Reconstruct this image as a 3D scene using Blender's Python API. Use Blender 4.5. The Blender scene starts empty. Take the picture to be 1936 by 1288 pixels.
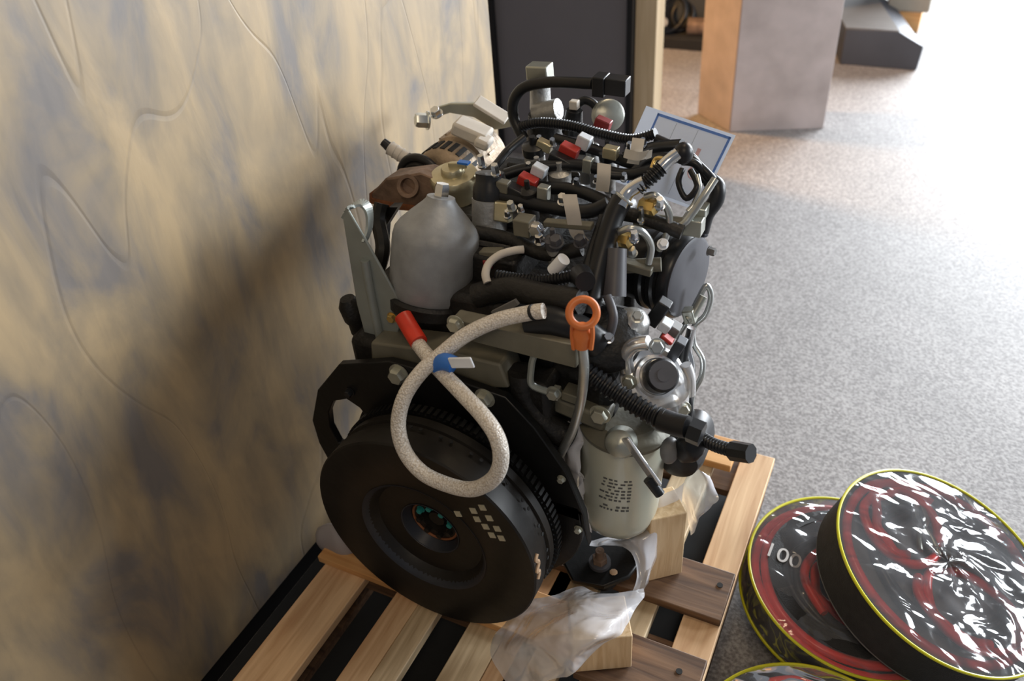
import bpy, bmesh, math, random
from mathutils import Vector, Matrix, noise
from mathutils.geometry import tessellate_polygon
random.seed(7)
SC = bpy.context.scene
COL = SC.collection
PI = math.pi

# ------------------------------------------------------------------ camera
F = 1570.0
EYE = Vector((0, 0, 1.55))
pitch, roll, yaw = [math.radians(a) for a in (36.6, 4.6, -28.7)]
fw = Vector((math.sin(yaw)*math.cos(pitch), math.cos(yaw)*math.cos(pitch), -math.sin(pitch)))
rt = Vector((math.cos(yaw), -math.sin(yaw), 0))
dn = fw.cross(rt)
CX = math.cos(roll)*rt + math.sin(roll)*dn
CY = -math.sin(roll)*rt + math.cos(roll)*dn
cd = bpy.data.cameras.new('camera'); cam = bpy.data.objects.new('camera', cd); COL.objects.link(cam)
cam.matrix_world = Matrix(((CX.x, -CY.x, -fw.x, EYE.x), (CX.y, -CY.y, -fw.y, EYE.y), (CX.z, -CY.z, -fw.z, EYE.z), (0, 0, 0, 1)))
cd.sensor_width = 36; cd.lens = F/1936*36; cd.clip_start = .05
cd.dof.use_dof = True; cd.dof.focus_distance = 1.45; cd.dof.aperture_fstop = 3.2
SC.camera = cam

# ------------------------------------------------------------------ world, lights, exposure
w = bpy.data.worlds.new('world'); SC.world = w; w.use_nodes = True
w.node_tree.nodes['Background'].inputs[0].default_value = (.62, .66, .74, 1)
w.node_tree.nodes['Background'].inputs[1].default_value = .27
SC.view_settings.view_transform = 'Standard'; SC.view_settings.look = 'None'
SC.view_settings.exposure = 0; SC.view_settings.gamma = 1; SC.view_settings.use_curve_mapping = False
def area(name, loc, to, sx, sy, power, col):
    l = bpy.data.lights.new(name, 'AREA'); l.shape = 'RECTANGLE'; l.size = sx; l.size_y = sy
    l.energy = power; l.color = col
    o = bpy.data.objects.new(name, l); COL.objects.link(o); o.location = loc
    o.rotation_euler = (Vector(to)-Vector(loc)).to_track_quat('-Z', 'Y').to_euler()
    return o
area('side_window_light', (2.85, 3.2, 1.5), (-.8, 1.0, .6), .9, 1.1, 150, (.88, .94, 1))
area('back_window_light', (1.9, 8.2, 1.9), (.6, 4.2, 0), 3.6, 2.6, 1100, (.90, .95, 1))
area('ceiling_lamp_light', (-.25, 1.5, 2.55), (-1.05, 1.2, .8), .4, .4, 6, (1, .77, .50))
area('left_ceiling_lamp_light', (.4, -.6, 2.7), (-.9, .6, .3), .5, .5, 11, (1, .79, .55))
area('far_ceiling_lamp_light', (-2.5, 3.55, 1.9), (-1.0, 3.9, .2), .3, .3, 70, (1, .55, .20))

# ------------------------------------------------------------------ pixel helpers (1936 x 1288 photograph)
def ray(px, py): return CX*((px-968)/F) + CY*((py-644)/F) + fw
def P(px, py, y): d = ray(px, py); return EYE + d*((y-EYE.y)/d.y)
def PX(px, py, x): d = ray(px, py); return EYE + d*((x-EYE.x)/d.x)
def PZ(px, py, z): d = ray(px, py); return EYE + d*((z-EYE.z)/d.z)
def M(px, p): return px*(p-EYE).dot(fw)/F          # pixels -> metres at a point
V = Vector

# ------------------------------------------------------------------ materials
def nt(name):
    m = bpy.data.materials.new(name); m.use_nodes = True
    return m, m.node_tree.nodes, m.node_tree.links, m.node_tree.nodes['Principled BSDF']
def mat(name, col, rough=.5, metal=0, var=.15, scale=30, bump=.0, coat=0, bscale=None, spec=.5):
    m, n, l, b = nt(name)
    tc = n.new('ShaderNodeTexCoord'); nz = n.new('ShaderNodeTexNoise'); nz.inputs['Scale'].default_value = scale; nz.inputs['Detail'].default_value = 4
    l.new(tc.outputs['Object'], nz.inputs['Vector'])
    r = n.new('ShaderNodeValToRGB'); r.color_ramp.elements[0].position = .3; r.color_ramp.elements[1].position = .72
    r.color_ramp.elements[0].color = [c*(1-var) for c in col]+[1]; r.color_ramp.elements[1].color = [min(1, c*(1+var)) for c in col]+[1]
    l.new(nz.outputs['Fac'], r.inputs['Fac']); l.new(r.outputs['Color'], b.inputs['Base Color'])
    b.inputs['Roughness'].default_value = rough; b.inputs['Metallic'].default_value = metal
    b.inputs['Coat Weight'].default_value = coat; b.inputs['Specular IOR Level'].default_value = spec
    if bump:
        n2 = n.new('ShaderNodeTexNoise'); n2.inputs['Scale'].default_value = bscale or scale*4
        l.new(tc.outputs['Object'], n2.inputs['Vector'])
        bp = n.new('ShaderNodeBump'); bp.inputs['Strength'].default_value = bump; bp.inputs['Distance'].default_value = .004
        l.new(n2.outputs['Fac'], bp.inputs['Height']); l.new(bp.outputs['Normal'], b.inputs['Normal'])
    return m
MT = {}
MT['black_paint'] = mat('black_paint', (.007, .007, .007), .4, 0, .3, 20, .1, spec=.35)
MT['cast_black'] = mat('cast_black', (.013, .012, .011), .5, 0, .4, 25, .5, spec=.4)
MT['fly_dark'] = mat('flywheel_iron', (.013, .011, .009), .42, 0, .35, 12, .12, spec=.3)
MT['rubber'] = mat('black_rubber', (.009, .0095, .011), .4, 0, .2, 20, spec=.4)
MT['matte_black'] = mat('matte_black', (.012, .012, .012), .8)
MT['plastic_black'] = mat('black_plastic', (.013, .014, .016), .33, 0, .1, 20, spec=.45)
MT['cap_grey'] = mat('dark_grey_cap', (.075, .075, .085), .45, 0, .1, 30)
MT['olive'] = mat('olive_grey_paint', (.155, .145, .108), .5, .1, .18, 18, .2)
MT['zinc'] = mat('zinc_plate', (.42, .43, .38), .36, .75, .12, 20, .1)
MT['bracket'] = mat('bracket_steel', (.33, .36, .34), .42, .45, .12, 14, .1)
MT['alu'] = mat('cast_aluminium', (.40, .40, .39), .45, .6, .15, 30, .35)
MT['alu_warm'] = mat('weathered_aluminium', (.33, .25, .17), .55, .3, .35, 30, .35)
MT['canister'] = mat('brushed_canister', (.30, .31, .32), .5, .35, .15, 30, .1)
MT['rust'] = mat('rusty_iron', (.20, .13, .09), .6, .3, .5, 18, .5)
MT['rust_orange'] = mat('rust_orange', (.22, .08, .03), .7, .1, .5, 30, .4)
MT['chrome'] = mat('bright_steel', (.72, .73, .74), .16, 1, .05)
MT['recess'] = mat('dark_blue_iron', (.028, .031, .040), .38, .2, .1)
MT['sheet_floor'] = mat('grey_tray', (.17, .165, .165), .5, 0, .35, 14)
MT['silver'] = mat('polished_alloy', (.88, .88, .88), .22, .75, .04)
MT['steel'] = mat('tube_steel', (.55, .57, .55), .28, .85, .1)
MT['brass'] = mat('brass', (.72, .50, .17), .3, .8, .1)
MT['bolt'] = mat('pale_bolt', (.48, .48, .40), .35, .6, .15)
MT['gold'] = mat('yellow_zinc', (.56, .50, .33), .3, .7, .15)
MT['red'] = mat('red_plastic', (.42, .03, .02), .4)
MT['dull_red'] = mat('dull_red_plastic', (.25, .03, .03), .45)
MT['sleeve_red'] = mat('red_sleeve', (.62, .035, .012), .4)
MT['orange'] = mat('orange_plastic', (.70, .19, .045), .38, 0, .1)
MT['blue'] = mat('blue_tape', (.03, .16, .55), .4)
MT['teal'] = mat('teal_paint_mark', (.01, .20, .19), .5)
MT['white'] = mat('white_plastic', (.85, .87, .90), .4, 0, .04)
MT['tag'] = mat('paper_tag', (.62, .58, .52), .7, 0, .06)
MT['cream'] = mat('cream_filter_paint', (.52, .52, .42), .3, .05, .06, 10, .0, .3)
MT['ink'] = mat('grey_ink', (.09, .09, .085), .6)
MT['ribbon'] = mat('residue', (.42, .38, .27), .7)
MT['chalk'] = mat('tan_chalk', (.50, .33, .20), .8)
MT['yellow'] = mat('yellow_piping', (.62, .58, .01), .38, 0, .08)
MT['cable_red'] = mat('red_cable', (.92, .05, .035), .3, 0, .06, 12)
MT['cable_black'] = mat('black_cable', (.018, .018, .02), .35)
MT['bag_black'] = mat('black_bag_fabric', (.016, .015, .015), .7, 0, .3, 60, .3, bscale=400)
MT['print'] = mat('pale_print', (.60, .58, .56), .5)
MT['grey_panel'] = mat('grey_panel', (.19, .18, .195), .5, 0, .05, 3)
MT['black_frame'] = mat('black_frame', (.008, .008, .009), .4)
MT['plinth'] = mat('dark_plinth', (.055, .06, .075), .5, 0, .1, 5)
MT['plinth_top'] = mat('grey_plinth_top', (.16, .155, .15), .5, 0, .1, 5)
MT['beige'] = mat('beige_block', (.35, .31, .25), .6, 0, .2, 6)
MT['dark_back'] = mat('dark_backdrop', (.05, .052, .05), .7)
MT['blue_print'] = mat('blue_print', (.12, .25, .66), .4)
MT['sheet_grey'] = mat('grey_print', (.55, .58, .62), .5)
MT['pink_print'] = mat('pink_print', (.75, .48, .50), .5)

def braid(name):
    m, n, l, b = nt(name)
    tc = n.new('ShaderNodeTexCoord'); vo = n.new('ShaderNodeTexVoronoi'); vo.inputs['Scale'].default_value = 330
    l.new(tc.outputs['Object'], vo.inputs['Vector'])
    r = n.new('ShaderNodeValToRGB'); r.color_ramp.elements[0].color = (.95, .91, .85, 1); r.color_ramp.elements[1].color = (.50, .43, .34, 1)
    l.new(vo.outputs['Distance'], r.inputs['Fac']); l.new(r.outputs['Color'], b.inputs['Base Color'])
    bp = n.new('ShaderNodeBump'); bp.inputs['Strength'].default_value = .7; bp.inputs['Distance'].default_value = .002
    l.new(vo.outputs['Distance'], bp.inputs['Height']); l.new(bp.outputs['Normal'], b.inputs['Normal'])
    b.inputs['Roughness'].default_value = .35; b.inputs['Metallic'].default_value = .05
    return m
MT['braid'] = braid('woven_sleeve')

def wood(name, a, c, scale=1, axis='Y', rough=.6, knots=True):
    m, n, l, b = nt(name)
    tc = n.new('ShaderNodeTexCoord'); mp = n.new('ShaderNodeMapping')
    s = [14*scale]*3; s['XYZ'.index(axis)] = 1.1*scale
    mp.inputs['Scale'].default_value = s
    l.new(tc.outputs['Object'], mp.inputs['Vector'])
    nz = n.new('ShaderNodeTexNoise'); nz.inputs['Scale'].default_value = 3.2; nz.inputs['Detail'].default_value = 6; nz.inputs['Distortion'].default_value = .8
    l.new(mp.outputs['Vector'], nz.inputs['Vector'])
    r = n.new('ShaderNodeValToRGB'); r.color_ramp.elements[0].position = .32; r.color_ramp.elements[1].position = .68
    r.color_ramp.elements[0].color = (*a, 1); r.color_ramp.elements[1].color = (*c, 1)
    l.new(nz.outputs['Fac'], r.inputs['Fac']); l.new(r.outputs['Color'], b.inputs['Base Color'])
    bp = n.new('ShaderNodeBump'); bp.inputs['Strength'].default_value = .25; bp.inputs['Distance'].default_value = .003
    l.new(nz.outputs['Fac'], bp.inputs['Height']); l.new(bp.outputs['Normal'], b.inputs['Normal'])
    b.inputs['Roughness'].default_value = rough
    return m
MT['pine'] = wood('pine_board', (.52, .30, .15), (.76, .52, .30))
MT['pine2'] = wood('pale_pine_board', (.42, .30, .17), (.74, .58, .37))
MT['pine_x'] = wood('pine_cross_board', (.56, .27, .09), (.74, .42, .17), axis='X')
MT['pine_z'] = wood('pine_post', (.62, .41, .21), (.84, .63, .39), 1.6, axis='Z')
MT['old_wood'] = wood('dark_rough_board', (.055, .027, .015), (.19, .105, .055), 1.2, axis='X')
MT['tan_wood'] = wood('tan_trim_wood', (.60, .45, .27), (.70, .55, .36), axis='Z')

def wall_mat():
    m, n, l, b = nt('mottled_plaster')
    tc = n.new('ShaderNodeTexCoord')
    mp = n.new('ShaderNodeMapping'); mp.inputs['Rotation'].default_value = (math.radians(34), 0, 0); mp.inputs['Scale'].default_value = (1, 1.9, .85)
    l.new(tc.outputs['Object'], mp.inputs['Vector'])
    n1 = n.new('ShaderNodeTexNoise'); n1.inputs['Scale'].default_value = 4.2; n1.inputs['Detail'].default_value = 7; n1.inputs['Roughness'].default_value = .55; n1.inputs['Distortion'].default_value = .5
    l.new(mp.outputs['Vector'], n1.inputs['Vector'])
    r = n.new('ShaderNodeValToRGB'); e = r.color_ramp.elements
    e[0].position = .34; e[0].color = (.175, .155, .14, 1); e[1].position = .62; e[1].color = (.385, .285, .165, 1)
    x = e.new(.48); x.color = (.29, .225, .145, 1)
    l.new(n1.outputs['Fac'], r.inputs['Fac'])
    mp3 = n.new('ShaderNodeMapping'); mp3.inputs['Rotation'].default_value = (math.radians(38), 0, 0); mp3.inputs['Scale'].default_value = (1, 7, 1.3)
    l.new(tc.outputs['Object'], mp3.inputs['Vector'])
    n3 = n.new('ShaderNodeTexNoise'); n3.inputs['Scale'].default_value = 3.0; n3.inputs['Detail'].default_value = 4; n3.inputs['Distortion'].default_value = 1.2
    l.new(mp3.outputs['Vector'], n3.inputs['Vector'])
    r3 = n.new('ShaderNodeValToRGB'); r3.color_ramp.elements[0].position = .30; r3.color_ramp.elements[0].color = (.66, .70, .78, 1)
    r3.color_ramp.elements[1].position = .56; r3.color_ramp.elements[1].color = (1, 1, 1, 1)
    l.new(n3.outputs['Fac'], r3.inputs['Fac'])
    mx = n.new('ShaderNodeMix'); mx.data_type = 'RGBA'; mx.blend_type = 'MULTIPLY'; mx.inputs[0].default_value = .5
    l.new(r.outputs['Color'], mx.inputs[6]); l.new(r3.outputs['Color'], mx.inputs[7])
    # thin crease lines: narrow band of a distorted noise
    mp4 = n.new('ShaderNodeMapping'); mp4.inputs['Rotation'].default_value = (math.radians(22), 0, 0); mp4.inputs['Scale'].default_value = (1, 2.4, .55)
    l.new(tc.outputs['Object'], mp4.inputs['Vector'])
    n4 = n.new('ShaderNodeTexNoise'); n4.inputs['Scale'].default_value = 2.0; n4.inputs['Detail'].default_value = 1.0; n4.inputs['Distortion'].default_value = .35
    l.new(mp4.outputs['Vector'], n4.inputs['Vector'])
    r4 = n.new('ShaderNodeValToRGB'); q = r4.color_ramp.elements
    q[0].position = .488; q[0].color = (1, 1, 1, 1); q[1].position = .504; q[1].color = (1, 1, 1, 1); z = q.new(.496); z.color = (.62, .64, .70, 1)
    l.new(n4.outputs['Fac'], r4.inputs['Fac'])
    mx2 = n.new('ShaderNodeMix'); mx2.data_type = 'RGBA'; mx2.blend_type = 'MULTIPLY'; mx2.inputs[0].default_value = .35
    l.new(mx.outputs[2], mx2.inputs[6]); l.new(r4.outputs['Color'], mx2.inputs[7])
    l.new(mx2.outputs[2], b.inputs['Base Color'])
    ad = n.new('ShaderNodeMath'); ad.operation = 'ADD'; l.new(n1.outputs['Fac'], ad.inputs[0]); l.new(r4.outputs['Color'], ad.inputs[1])
    bp = n.new('ShaderNodeBump'); bp.inputs['Strength'].default_value = .22; bp.inputs['Distance'].default_value = .008
    l.new(ad.outputs[0], bp.inputs['Height']); l.new(bp.outputs['Normal'], b.inputs['Normal'])
    b.inputs['Roughness'].default_value = .48
    return m
MT['wall'] = wall_mat()
def speckle(name, a, c, sc, rough, bump):
    m, n, l, b = nt(name)
    tc = n.new('ShaderNodeTexCoord')
    n1 = n.new('ShaderNodeTexNoise'); n1.inputs['Scale'].default_value = sc; n1.inputs['Detail'].default_value = 3
    n2 = n.new('ShaderNodeTexNoise'); n2.inputs['Scale'].default_value = 3; n2.inputs['Detail'].default_value = 3
    l.new(tc.outputs['Object'], n1.inputs['Vector']); l.new(tc.outputs['Object'], n2.inputs['Vector'])
    r = n.new('ShaderNodeValToRGB'); r.color_ramp.elements[0].position = .36; r.color_ramp.elements[1].position = .64
    r.color_ramp.elements[0].color = (*a, 1); r.color_ramp.elements[1].color = (*c, 1)
    l.new(n1.outputs['Fac'], r.inputs['Fac'])
    mx = n.new('ShaderNodeMix'); mx.data_type = 'RGBA'; mx.blend_type = 'OVERLAY'; mx.inputs[0].default_value = .25
    l.new(r.outputs['Color'], mx.inputs[6]); l.new(n2.outputs['Fac'], mx.inputs[7])
    l.new(mx.outputs[2], b.inputs['Base Color']); b.inputs['Roughness'].default_value = rough
    bp = n.new('ShaderNodeBump'); bp.inputs['Strength'].default_value = bump; bp.inputs['Distance'].default_value = .003
    l.new(n1.outputs['Fac'], bp.inputs['Height']); l.new(bp.outputs['Normal'], b.inputs['Normal'])
    return m
MT['floor'] = speckle('speckled_grey_carpet', (.165, .150, .145), (.36, .34, .33), 130, .60, .25)
MT['pillar'] = speckle('mauve_plaster', (.40, .335, .315), (.50, .42, .40), 7, .6, .1)
MT['foam'] = mat('grey_foam', (.36, .33, .33), .6, 0, .1, 10)

def paper(name, col):
    m, n, l, b = nt(name); out = n['Material Output']
    b.inputs['Base Color'].default_value = (*col, 1); b.inputs['Roughness'].default_value = .25
    tl_ = n.new('ShaderNodeBsdfTranslucent'); tl_.inputs['Color'].default_value = (*col, 1)
    mx = n.new('ShaderNodeMixShader'); mx.inputs[0].default_value = .55
    l.new(b.outputs[0], mx.inputs[1]); l.new(tl_.outputs[0], mx.inputs[2]); l.new(mx.outputs[0], out.inputs['Surface'])
    return m
MT['paper'] = paper('backlit_paper', (.93, .95, .98)); MT['laminate'] = paper('clear_laminate', (.62, .64, .68))
def film(name, alpha, col, rough, bscale, bstr):
    m, n, l, b = nt(name)
    b.inputs['Base Color'].default_value = (*col, 1); b.inputs['Roughness'].default_value = rough
    b.inputs['Alpha'].default_value = alpha; b.inputs['Specular IOR Level'].default_value = .9
    b.inputs['Coat Weight'].default_value = 1; b.inputs['Coat Roughness'].default_value = .06
    tc = n.new('ShaderNodeTexCoord'); nz = n.new('ShaderNodeTexNoise'); nz.inputs['Scale'].default_value = bscale; nz.inputs['Detail'].default_value = 2; nz.inputs['Distortion'].default_value = .6
    l.new(tc.outputs['Object'], nz.inputs['Vector'])
    bp = n.new('ShaderNodeBump'); bp.inputs['Strength'].default_value = bstr; bp.inputs['Distance'].default_value = .02
    l.new(nz.outputs['Fac'], bp.inputs['Height']); l.new(bp.outputs['Normal'], b.inputs['Normal']); l.new(bp.outputs['Normal'], b.inputs['Coat Normal'])
    return m
MT['film'] = film('plastic_film', .68, (.82, .82, .86), .2, 11, .9)
def vinyl(name):
    # clear vinyl: mostly see-through, glossy crinkled surface
    m, n, l, b = nt(name)
    out = n['Material Output']
    tr = n.new('ShaderNodeBsdfTransparent'); gl = n.new('ShaderNodeBsdfGlossy'); gl.inputs['Roughness'].default_value = .10
    tc = n.new('ShaderNodeTexCoord'); mp = n.new('ShaderNodeMapping'); mp.inputs['Scale'].default_value = (1, 1.8, 1); mp.inputs['Rotation'].default_value = (0, 0, .5)
    nz = n.new('ShaderNodeTexNoise'); nz.inputs['Scale'].default_value = 11; nz.inputs['Detail'].default_value = 1.2; nz.inputs['Distortion'].default_value = .9
    l.new(tc.outputs['Object'], mp.inputs['Vector']); l.new(mp.outputs['Vector'], nz.inputs['Vector'])
    bp = n.new('ShaderNodeBump'); bp.inputs['Strength'].default_value = 1; bp.inputs['Distance'].default_value = .011
    l.new(nz.outputs['Fac'], bp.inputs['Height']); l.new(bp.outputs['Normal'], gl.inputs['Normal'])
    fr = n.new('ShaderNodeFresnel'); fr.inputs['IOR'].default_value = 1.7; l.new(bp.outputs['Normal'], fr.inputs['Normal'])
    mx = n.new('ShaderNodeMixShader'); l.new(fr.outputs[0], mx.inputs[0]); l.new(tr.outputs[0], mx.inputs[1]); l.new(gl.outputs[0], mx.inputs[2])
    df = n.new('ShaderNodeBsdfDiffuse'); df.inputs['Color'].default_value = (.7, .7, .72, 1)  # pale diffuse veil mixed in to imitate the wash of reflections
    mv = n.new('ShaderNodeMixShader'); mv.inputs[0].default_value = .09
    l.new(mx.outputs[0], mv.inputs[1]); l.new(df.outputs[0], mv.inputs[2])
    l.new(mv.outputs[0], out.inputs['Surface'])
    return m
MT['vinyl'] = vinyl('clear_vinyl')

# ------------------------------------------------------------------ mesh builder
def frame(ax):
    ax = V(ax).normalized()
    u = ax.cross(V((0, 0, 1)) if abs(ax.z) < .9 else V((0, 1, 0))).normalized()
    return ax, u, ax.cross(u)
def smooth_path(pts, k=6):
    pts = [V(p) for p in pts]
    if len(pts) < 3: return pts
    out = []
    for i in range(len(pts)-1):
        a = pts[max(i-1, 0)]; b = pts[i]; c = pts[i+1]; d = pts[min(i+2, len(pts)-1)]
        for j in range(k):
            t = j/k
            out.append(.5*((2*b)+(c-a)*t+(2*a-5*b+4*c-d)*t*t+(3*b-a-3*c+d)*t**3))
    out.append(pts[-1]); return out
class G:
    def __init__(s): s.v = []; s.f = []
    def add(s, vs, fs):
        o = len(s.v); s.v += [V(v) for v in vs]; s.f += [tuple(i+o for i in f) for f in fs]; return s
    def box(s, c, sz, ax=None, up=None):
        # ax: local x direction, up: local z direction
        x = V(ax).normalized() if ax is not None else V((1, 0, 0)); z = V(up) if up is not None else V((0, 0, 1))
        y = z.cross(x).normalized(); z = x.cross(y).normalized(); c = V(c)
        vs = [c + x*(sx*sz[0]/2)+y*(sy*sz[1]/2)+z*(sz_*sz[2]/2) for sx in (-1, 1) for sy in (-1, 1) for sz_ in (-1, 1)]
        return s.add(vs, [(0, 1, 3, 2), (4, 6, 7, 5), (0, 4, 5, 1), (2, 3, 7, 6), (0, 2, 6, 4), (1, 5, 7, 3)])
    def lathe(s, o, ax, prof, n=32):
        # prof: list of (radius, height along ax)
        ax, u, v = frame(ax); o = V(o); vs = []; fs = []
        for r, h in prof:
            for i in range(n):
                a = 2*PI*i/n; vs.append(o+ax*h+(u*math.cos(a)+v*math.sin(a))*max(r, 1e-5))
        for k in range(len(prof)-1):
            for i in range(n):
                j = (i+1) % n; fs.append((k*n+i, k*n+j, (k+1)*n+j, (k+1)*n+i))
        if prof[0] == prof[-1]: return s.add(vs, fs)
        if prof[0][0] > 1e-4: fs.append(tuple(range(n))[::-1])
        if prof[-1][0] > 1e-4: fs.append(tuple(range((len(prof)-1)*n, len(prof)*n)))
        return s.add(vs, fs)
    def cyl(s, a, b, r, r2=None, n=24):
        a = V(a); b = V(b); L = (b-a).length; r2 = r if r2 is None else r2
        return s.lathe(a, b-a, [(r, 0), (r2, L)], n)
    def hexa(s, a, ax, r, h): 
        s.lathe(a, ax, [(r*1.25, 0), (r*1.25, h*.15), (r*1.0, h*.16)], 20)
        return s.lathe(V(a)+V(ax).normalized()*h*.15, ax, [(r, 0), (r, h*.75), (r*.85, h)], 6)
    def tube(s, pts, r, n=12, k=6, corr=None, radii=None):
        pts = smooth_path(pts, k)
        if corr:   # resample densely, alternate ridge radius
            L = [0]
            for i in range(1, len(pts)): L.append(L[-1]+(pts[i]-pts[i-1]).length)
            m = max(8, int(L[-1]/corr)*4); new = []; j = 0
            for q in range(m+1):
                t = L[-1]*q/m
                while j < len(L)-2 and L[j+1] < t: j += 1
                f = (t-L[j])/max(1e-9, L[j+1]-L[j]); new.append(pts[j].lerp(pts[j+1], min(1, f)))
            pts = new
        vs = []; fs = []; N = len(pts); u = None
        for i, p in enumerate(pts):
            t = (pts[min(i+1, N-1)]-pts[max(i-1, 0)]).normalized()
            if u is None: _, u, _ = frame(t)
            u = (u-t*u.dot(t)).normalized(); v = t.cross(u)
            rr = r if radii is None else radii[0]+(radii[1]-radii[0])*i/(N-1)
            if corr: rr *= (1, 1, .80, .80)[i % 4]
            for q in range(n):
                a = 2*PI*q/n; vs.append(p+(u*math.cos(a)+v*math.sin(a))*rr)
        for i in range(N-1):
            for q in range(n):
                w_ = (q+1) % n; fs.append((i*n+q, i*n+w_, (i+1)*n+w_, (i+1)*n+q))
        fs.append(tuple(range(n))[::-1]); fs.append(tuple(range((N-1)*n, N*n)))
        return s.add(vs, fs)
    def torus(s, c, ax, R, r, n=40, m=12, a0=0, a1=2*PI, sq=1):
        ax, u, v = frame(ax); c = V(c); vs = []; fs = []; full = abs(a1-a0-2*PI) < 1e-6; N = n if full else n+1
        for i in range(N):
            a = a0+(a1-a0)*i/n; d = u*math.cos(a)+v*math.sin(a)
            for j in range(m):
                b = 2*PI*j/m; vs.append(c+d*(R+r*math.cos(b))+ax*(r*sq*math.sin(b)))
        for i in range(n):
            k = (i+1) % N
            for j in range(m):
                q = (j+1) % m; fs.append((i*m+j, k*m+j, k*m+q, i*m+q))
        return s.add(vs, fs)
    def prism(s, outer, th, holes=()):
        # outer: 3D loop, th: thickness vector; holes: loops
        th = V(th); loops = [[V(p) for p in outer]]+[[V(p) for p in h] for h in holes]
        flat = [p for lp in loops for p in lp]; tri = tessellate_polygon(loops); n = len(flat)
        fs = [tuple(t) for t in tri]+[tuple(i+n for i in t[::-1]) for t in tri]
        o = 0
        for lp in loops:
            m = len(lp)
            for i in range(m): j = (i+1) % m; fs.append((o+i, o+j, n+o+j, n+o+i))
            o += m
        return s.add(flat+[p+th for p in flat], fs)
    def ball(s, c, r, n=20, sc=(1, 1, 1)):
        c = V(c); vs = []; fs = []; m = n//2
        for i in range(m+1):
            t = PI*i/m
            for j in range(n):
                a = 2*PI*j/n; vs.append(c+V((r*sc[0]*math.sin(t)*math.cos(a), r*sc[1]*math.sin(t)*math.sin(a), r*sc[2]*math.cos(t))))
        for i in range(m):
            for j in range(n):
                k = (j+1) % n; fs.append((i*n+j, (i+1)*n+j, (i+1)*n+k, i*n+k))
        return s.add(vs, fs)
    def lump(s, amp, fr, seed=0):
        for v in s.v:
            d = noise.noise_vector(v*fr+V((seed, seed*2, 0))); v += d*amp
        return s
    def sheet(s, rows, nu=8, amp=0, fr=20, th=0):
        # rows of control points -> smooth grid
        g = [smooth_path(r, nu) for r in rows]; cols = list(zip(*g)); gg = [smooth_path(c, nu) for c in cols]
        A = len(gg); B = len(gg[0]); vs = []
        for a in gg:
            for p in a:
                q = V(p)
                if amp: q = q+noise.noise_vector(q*fr)*amp+V((0, 0, 1))*(abs(noise.noise(q*fr*1.7))-.25)*amp*.8
                vs.append(q)
        return s.add(vs, [(i*B+j, i*B+j+1, (i+1)*B+j+1, (i+1)*B+j) for i in range(A-1) for j in range(B-1)])

def root(name, loc, label, cat, group=None):
    o = bpy.data.objects.new(name, None); COL.objects.link(o); o.location = loc; o.empty_display_size = .05
    o['label'] = label; o['category'] = cat
    if group: o['group'] = group
    return o
def wpos(o):
    p = V(o.location)
    while o.parent: o = o.parent; p = p+V(o.location)
    return p
def make(name, g, m, parent=None, label=None, cat=None, group=None, kind=None, bevel=0, flat=False, angle=38):
    me = bpy.data.meshes.new(name)
    lo = V([min(v[i] for v in g.v) for i in range(3)]); hi = V([max(v[i] for v in g.v) for i in range(3)]); c = (lo+hi)/2
    if parent is None and kind != 'structure': c.z = lo.z
    bm = bmesh.new(); bv = [bm.verts.new(v-c) for v in g.v]
    for f in g.f:
        try: bm.faces.new([bv[i] for i in f])
        except ValueError: pass
    bmesh.ops.remove_doubles(bm, verts=bm.verts, dist=1e-6)
    bmesh.ops.recalc_face_normals(bm, faces=bm.faces)
    for f in bm.faces: f.smooth = not flat
    for e in bm.edges:
        if len(e.link_faces) == 2 and e.calc_face_angle(0) > math.radians(angle): e.smooth = False
    bm.to_mesh(me); bm.free()
    me.materials.append(MT[m] if isinstance(m, str) else m)
    o = bpy.data.objects.new(name, me); COL.objects.link(o)
    if parent: o.parent = parent; o.location = c-wpos(parent)
    else: o.location = c
    if bevel:
        b = o.modifiers.new('bevel', 'BEVEL'); b.width = bevel; b.segments = 2; b.limit_method = 'ANGLE'; b.angle_limit = math.radians(40)
    if label: o['label'] = label
    if cat: o['category'] = cat
    if group: o['group'] = group
    if kind: o['kind'] = kind
    return o

# ================================================================== SETTING
WX = PZ(382, 1288, .06).x
make('floor', G().box((0, 3, -.02), (14, 14, .04)), 'floor', kind='structure')
WY = P(903, 0, 1.93).y
make('wall_left', G().box((WX-.06, -.4, 1.38), (.12, 4.66, 2.64)), 'wall', kind='structure', bevel=.004)
make('baseboard_left', G().box((WX-.066, -.4, .03), (.108, 4.64, .06)), 'black_frame', kind='structure')
# dark doorway panel beyond the wall's end
YD = 3.1
a = P(940, 100, YD).x; b = P(1187, 100, YD).x
d = root('door_1', ((a+b)/2, YD, 0), 'tall dark grey door panel in a black frame beyond the plaster wall', 'door'); d['kind'] = 'structure'
del d['category']
make('door_panel', G().box(((a+b)/2, YD+.03, 1.25), (b-a, .04, 2.5)), 'grey_panel', d)
make('jamb', G().box((a-.35, YD+.02, 1.25), (.70, .08, 2.5)), 'black_frame', d)
make('jamb', G().box((b+.011, YD+.015, 1.25), (.022, .07, 2.5)), 'black_frame', d)
x0 = P(1198, 100, YD).x; x1 = P(1238, 100, YD).x
make('trim_1', G().box(((x0+x1)/2, YD+.06, 1.25), (x1-x0, .1, 2.5)), 'tan_wood', kind='structure', bevel=.003)
make('wall_back', G().box((-2.3, 4.9, 1.3), (3.2, .1, 2.6)), 'dark_back', kind='structure')
# square mauve pillar
A = PZ(1318, 215, 0); B = PZ(1379, 250, 0); Cc = PZ(1557, 243, 0); D = A+Cc-B
make('pillar_1', G().prism([A, B, Cc, D], (0, 0, 2.7)), 'pillar', kind='structure', bevel=.004)

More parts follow.
